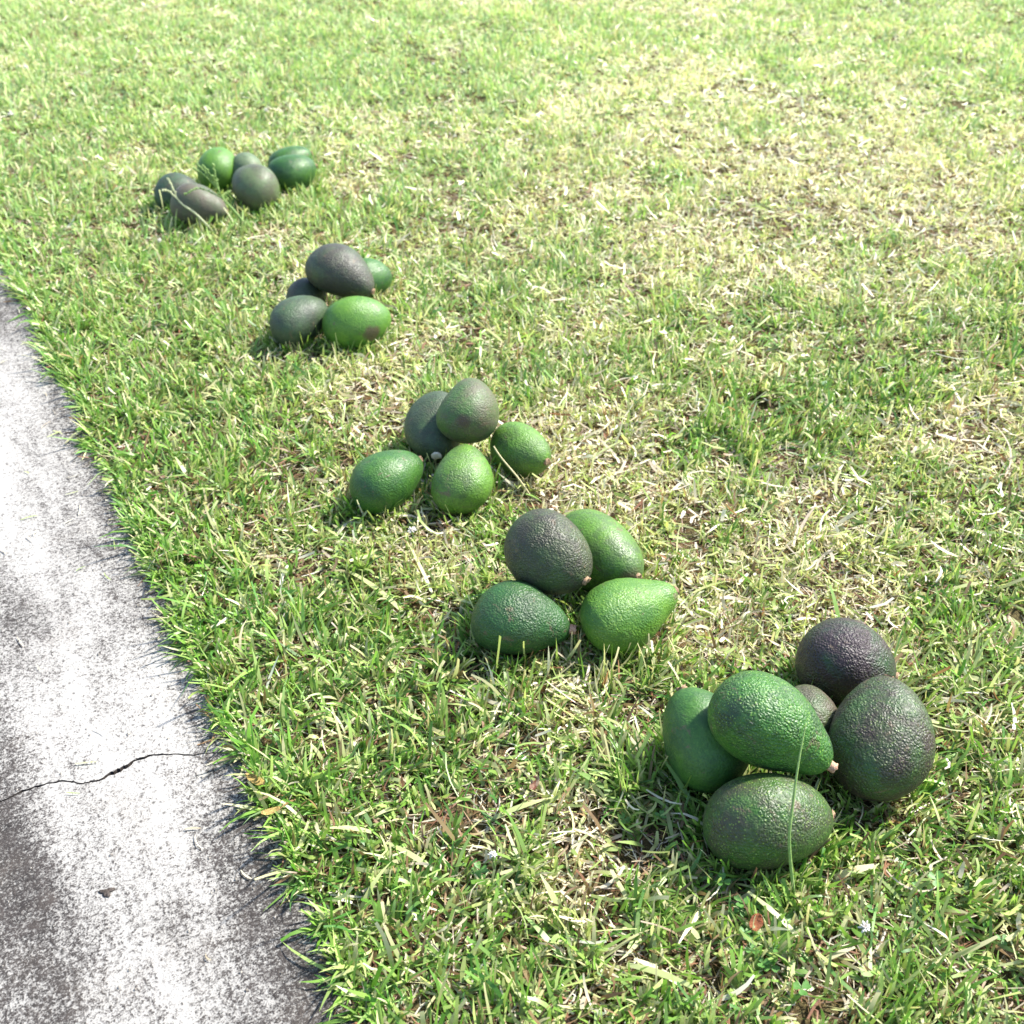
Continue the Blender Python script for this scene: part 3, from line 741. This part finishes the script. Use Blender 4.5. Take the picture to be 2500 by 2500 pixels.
# turf outside the frame, thinner
def margin_turf():
    n = 60000
    y = rng.uniform(0.05, 5.2, n); hf = 0.34 + 0.40 * y
    sgn = np.where(rng.random(n) < .55, 1, -1)
    x = sgn * (hf + rng.uniform(0, .55, n))
    ok = x > edge_x(y); x, y = x[ok], y[ok]; n = len(x)
    d = dryness(x, y); c = colours(d, n)
    blades(np.stack([x, y, rng.uniform(0, .006, n)], -1), rng.uniform(0, 6.28, n), rng.uniform(.2, 1.3, n), rng.normal(.4, .4, n), rng.uniform(.015, .035, n),
           rng.uniform(.003, .006, n), rng.normal(0, .7, n), 3, rng.uniform(.05, .8, n), c, c)
margin_turf()

g_me = np_mesh('grass', np.concatenate(B_V), np.concatenate(B_F), M_BLADE, True, np.concatenate(B_C))
tag(link_mesh('grass', g_me), kind='stuff')
print('grass quads', len(g_me.polygons))

# clover: small three-leaved plants among the grass, nobody could count them
def build_clover():
    spots = [(0.176, .492), (0.2, .488), (0.221, .499), (0.204, .462), (0.183, .482), (0.235, .492), (0.311, .542), (-.006, .539), (0.175, .52), (0.194, .458),
             (-.148, 1.04), (0.107, .611), (0.356, .513), (0.168, 1.872), (0.3, 1.405), (0.394, 1.074), (-.044, 2.333), (-0.08, 2.31), (0.0, 2.34), (-.12, 2.30)]
    V, F = [], []
    def leaf(c, az, tilt, r):
        b = len(V)
        ux, uy = math.cos(az), math.sin(az)
        shape = [(0, 0), (.45, .42), (.85, .50), (1.05, .25), (.95, 0), (1.05, -.25), (.85, -.50), (.45, -.42)]
        for (s, t) in shape:
            V.append((c[0] + r * (ux * s - uy * t), c[1] + r * (uy * s + ux * t), c[2] + r * (math.sin(tilt) * s + .25 * abs(t))))
        V.append((c[0] + r * ux * .55, c[1] + r * uy * .55, c[2] + r * math.sin(tilt) * .55 - r * .04))
        for j in range(8): F.append((b + 8, b + j, b + (j + 1) % 8))
    for (x, y) in spots:
        for _ in range(random.randint(1, 3)):
            cx, cy, cz = x + random.gauss(0, .014), y + random.gauss(0, .014), random.uniform(.006, .020)
            if any((cx - a[0]) ** 2 + (cy - a[1]) ** 2 < .045 ** 2 for a in avo_c): continue
            a0 = random.uniform(0, 6.28); r = random.uniform(.0040, .0068)
            for k in range(3): leaf((cx, cy, cz), a0 + k * 2.094 + random.gauss(0, .12), random.gauss(.2, .3), r)
    me = bpy.data.meshes.new('clover'); me.from_pydata(V, [], F); me.materials.append(M_CLOVER)
    me.polygons.foreach_set('use_smooth', [True] * len(me.polygons)); me.update()
    tag(link_mesh('clover', me), kind='stuff')
build_clover()

# ------------------------------------------------------------------ small single things
def tube(bm, pts, rads, seg=6):
    rings = []
    for i, p in enumerate(pts):
        p = Vector(p)
        t = (Vector(pts[min(i + 1, len(pts) - 1)]) - Vector(pts[max(i - 1, 0)])).normalized()
        a = t.cross(Vector((0.3, 0.2, 1))).normalized(); b = t.cross(a)
        rings.append([bm.verts.new(p + (a * math.cos(q) + b * math.sin(q)) * rads[i]) for q in [2 * math.pi * k / seg for k in range(seg)]])
    for r0, r1 in zip(rings[:-1], rings[1:]):
        for j in range(seg): bm.faces.new((r0[j], r0[(j + 1) % seg], r1[(j + 1) % seg], r1[j]))
    bm.faces.new(rings[0][::-1]); bm.faces.new(rings[-1])

def bm_obj(name, bm, mat, parent=None, loc=(0, 0, 0), smooth=True):
    for f in bm.faces: f.smooth = smooth
    me = bpy.data.meshes.new(name); bm.to_mesh(me); bm.free(); me.materials.append(mat)
    return link_mesh(name, me, parent, loc)

def curve_pts(ctrl, n=14):
    """quadratic-ish smoothing through control points"""
    c = [Vector(p) for p in ctrl]; out = []
    for i in range(len(c) - 1):
        p0, p1, p2, p3 = c[max(i - 1, 0)], c[i], c[i + 1], c[min(i + 2, len(c) - 1)]
        for k in range(n):
            t = k / n
            out.append(0.5 * ((2 * p1) + (p2 - p0) * t + (2 * p0 - 5 * p1 + 4 * p2 - p3) * t * t + (3 * p1 - p0 - 3 * p2 + p3) * t ** 3))
    out.append(c[-1]); return out

def grass_stem():
    base = Vector((0.2205, 0.527, 0.0))
    pts = [Vector(p) - base for p in curve_pts([(.2205, .527, 0), (0.2089, 0.534, 0.061), (0.2095, 0.546, 0.093), (0.2128, 0.561, 0.1208), (0.2184, 0.578, 0.144)], 8)]
    bm = bmesh.new(); tube(bm, pts, [.0015 - .0009 * i / (len(pts) - 1) for i in range(len(pts))])
    o = bm_obj('grass_stem', bm, M_STALK, None, base)
    tag(o, 'tall thin green grass stem standing in front of two green avocados', 'grass stem')
grass_stem()

def straw_stick():
    bm = bmesh.new()
    pts = curve_pts([(0, 0, 0), (-.015, .001, .025), (-.034, .006, .049), (-.0435, .012, .062)], 6)
    tube(bm, pts, [.0014 - .0006 * i / (len(pts) - 1) for i in range(len(pts))])
    o = bm_obj('straw', bm, M_STRAW, None, (0.022, 1.080, 0.007))
    tag(o, 'dry pale straw leaning on the yellow-green avocado', 'straw')
straw_stick()

def seed_stalk(base, spine, side, mat, label):
    """flowering grass: bent culm and a loose head of thin branches"""
    root = bpy.data.objects.new('seed_stalk', None); COL.objects.link(root); root.location = base
    tag(root, label, 'grass stalk', 'grass stalks gone to seed')
    pts = curve_pts(spine, 8)
    bm = bmesh.new(); tube(bm, pts, [.0027 - .0015 * i / (len(pts) - 1) for i in range(len(pts))])
    bm_obj('stem', bm, mat, root)
    tip = pts[-1]; d = (pts[-1] - pts[-5]).normalized()
    for k, (sx, sy, sz, ln) in enumerate(side):
        e = tip + Vector((sx, sy, sz)).normalized() * ln
        m_ = tip + (e - tip) * .5 + Vector((0, 0, .006)) 
        bm = bmesh.new(); bp = curve_pts([tip - d * .004 * k, m_, e], 6)
        tube(bm, bp, [.0011] * len(bp), 5)
        for q in range(3, len(bp)):                    # little grains along the branch
            c = bp[q]; a = random.uniform(0, 6.28)
            bmesh.ops.create_icosphere(bm, subdivisions=1, radius=.0016, matrix=Matrix.Translation(c + Vector((math.cos(a), math.sin(a), .3)) * .0015) @ Matrix.Diagonal((1, 1, 1.7, 1)))
        bm_obj('seed_spike', bm, mat, root)
seed_stalk((-0.4800, 1.958, -0.004), [(0, 0, 0), (-.021, -.002, .037), (-.041, -.007, .068), (-.050, -.008, .088)],
           [(-.032, -.02, .043, .057), (-.027, -.01, .047, .055), (-.015, -.01, .044, .048), (0, 0, .044, .044), (-.002, -.010, .025, .028), (-.055, -.02, -.004, .058)],
           M_STALK, 'green branching seed stalk in front of the upright green avocado')
seed_stalk((-0.538, 1.934, 0.0), [(0, 0, 0), (-.029, -.008, .044), (-.050, -.013, .065), (-.058, -.014, .076)],
           [(-.013, .01, .030, .036), (-.020, -.010, .018, .029)],
           M_STALK_PALE, 'pale forked seed stalk across the brown pear-shaped avocado')

def clover_flower(x, y, r, label):
    root = bpy.data.objects.new('clover_flower', None); COL.objects.link(root); root.location = (x, y, 0)
    tag(root, label, 'flower', 'white clover flowers in the lawn')
    h = random.uniform(.024, .030)
    bm = bmesh.new(); tube(bm, curve_pts([(0, 0, 0), (.001, .001, h * .5), (0, 0, h)], 4), [.0008] * 9, 5)
    bm_obj('stem', bm, M_STALK, root)
    bm = bmesh.new()
    for k in range(22):                                  # narrow florets, the lower ones drooping
        z = 1 - 1.5 * (k + .5) / 22; a = k * 2.39996 + random.gauss(0, .25)
        dr = Vector((math.sqrt(1 - z * z) * math.cos(a), math.sqrt(1 - z * z) * math.sin(a), z + random.gauss(.1, .15))).normalized()
        ln = random.uniform(.40, .66)
        mt = Matrix.Translation(Vector((0, 0, h)) + dr * r * ln) @ dr.to_track_quat('Z', 'Y').to_matrix().to_4x4() @ Matrix.Diagonal((.19 * r, .10 * r, ln * r, 1))
        bmesh.ops.create_icosphere(bm, subdivisions=1, radius=1, matrix=mt)
    bm_obj('flower_head', bm, M_PETAL, root)
for (x, y, r, lb) in [
    (-.111, .985, .0062, 'white clover flower in the grass below the plain green avocado'),
    (.260, .487, .0058, 'white clover flower nearest the bottom of the picture'),
    (-.015, .548, .0046, 'tiny white clover flower below the pile of four, beside clipped grass'),
    (-.617, 1.847, .0075, 'white clover flower between the path and the seed-stalk pile'),
    (-.477, 1.761, .0065, 'white clover flower in the gap between the two rear piles'),
    (-.583, 2.679, .0085, 'white clover flower standing alone straight behind the upright green avocado'),
    (-.915, 2.511, .0080, 'white clover flower behind and left of the rear pile'),
    (-1.104, 3.394, .0095, 'white clover flower farthest left at the top of the lawn'),
    (-1.306, 3.097, .0105, 'pale clover flower at the left border of the lawn, high up'),
    (-1.182, 2.658, .0110, 'white clover flower at the left border level with the rear pile'),
    (-.308, 3.527, .0100, 'white clover flower above the dark green clump at the top of the lawn'),
    (-.213, 3.128, .0085, 'white clover flower beside the dark green clump at the top of the lawn'),
]: clover_flower(x, y, r * (.8 if y < 1.5 else .62), lb)

def dead_leaf(x, y, z, l, w, az, tilt, mat, label):
    bm = bmesh.new(); n = 6; grid = []
    for i in range(n + 1):
        t = i / n; hw = w / 2 * math.sin(math.pi * min(1, .12 + t * .85)) ** .7
        row = []
        for s in (-1, 0, 1):
            row.append(bm.verts.new((l * (t - .5), s * hw * random.uniform(.85, 1.15), abs(s) * .22 * w + .25 * l * (t - .5) ** 2 + random.gauss(0, .0004))))
        grid.append(row)
    for i in range(n):
        for s in (0, 1): bm.faces.new((grid[i][s], grid[i][s + 1], grid[i + 1][s + 1], grid[i + 1][s]))
    geo = bmesh.ops.solidify(bm, geom=list(bm.faces), thickness=.0005)
    o = bm_obj('dead_leaf', bm, mat, None, (x, y, z))
    o.rotation_euler = (random.uniform(-.3, .3), tilt, az)
    tag(o, label, 'dead leaf')
dead_leaf(.183, .497, .017, .013, .010, 1.0, -.4, M_DEAD_ORANGE, 'orange-brown scrap of dead leaf among clover in front of the tall stem')
dead_leaf(.020, .632, .016, .014, .008, 1.2, -.3, M_DEAD_RED, 'reddish dead leaf scrap in the grass between the two nearest piles')
dead_leaf(-.217, .631, .020, .024, .008, 2.5, .15, M_DEAD_YELLOW, 'yellow dead leaf in the grass next to the crack in the path')
dead_leaf(-.199, .600, .018, .016, .006, .5, .1, M_DEAD_YELLOW, 'short yellow leaf scrap just nearer than the long yellow one by the path')

def pit_stand_in():  # flat dark lump added in place of a pit in the slab
    bm = bmesh.new()
    bmesh.ops.create_icosphere(bm, subdivisions=3, radius=1)
    for v in bm.verts:
        a = math.atan2(v.co.y, v.co.x)
        f = .8 + .30 * math.sin(3 * a + .6) + .18 * math.sin(5 * a + 2) + random.gauss(0, .06)
        v.co = Vector((v.co.x * .0058 * f, v.co.y * .0048 * f, v.co.z * (.0014 + .0006 * math.sin(4 * a))))
    o = bm_obj('pit_lump', bm, M_DIRT, None, (-.317, .533, .0036))
    o.rotation_euler = (0, 0, .5)
    tag(o, 'small dark lump standing for a pit in the pale concrete path', 'dirt clod')
pit_stand_in()

def grit():
    """sand grains and tiny stones washed out on the concrete"""
    V, F = [], []
    for _ in range(420):
        w = random.uniform(-.75, .9); u = random.uniform(.01, .30) if random.random() < .7 else random.gammavariate(1.5, .015) + .008
        p = Vector((edge_x(.688), .688, 0)) + EDGE_NRM * u + EDGE_DIR * w
        r = random.uniform(.0005, .0014) * (1.5 if random.random() < .1 else 1)
        b = len(V)
        for q in ((1, 0, 0), (-1, 0, 0), (0, 1, 0), (0, -1, 0), (0, 0, 1), (0, 0, -.6)):
            V.append((p.x + r * q[0] * random.uniform(.7, 1.3), p.y + r * q[1] * random.uniform(.7, 1.3), .0032 + r * .5 + r * q[2] * random.uniform(.6, 1)))
        for f in ((0, 2, 4), (2, 1, 4), (1, 3, 4), (3, 0, 4), (2, 0, 5), (1, 2, 5), (3, 1, 5), (0, 3, 5)): F.append(tuple(b + i for i in f))
    me = bpy.data.meshes.new('grit'); me.from_pydata(V, [], F)
    me.materials.append(mat_plain('grit', (0.10, 0.085, 0.07), (0.34, 0.31, 0.27), 60, 0.9, 0.2, 0.3)); me.update()
    tag(link_mesh('grit', me), kind='stuff')
grit()
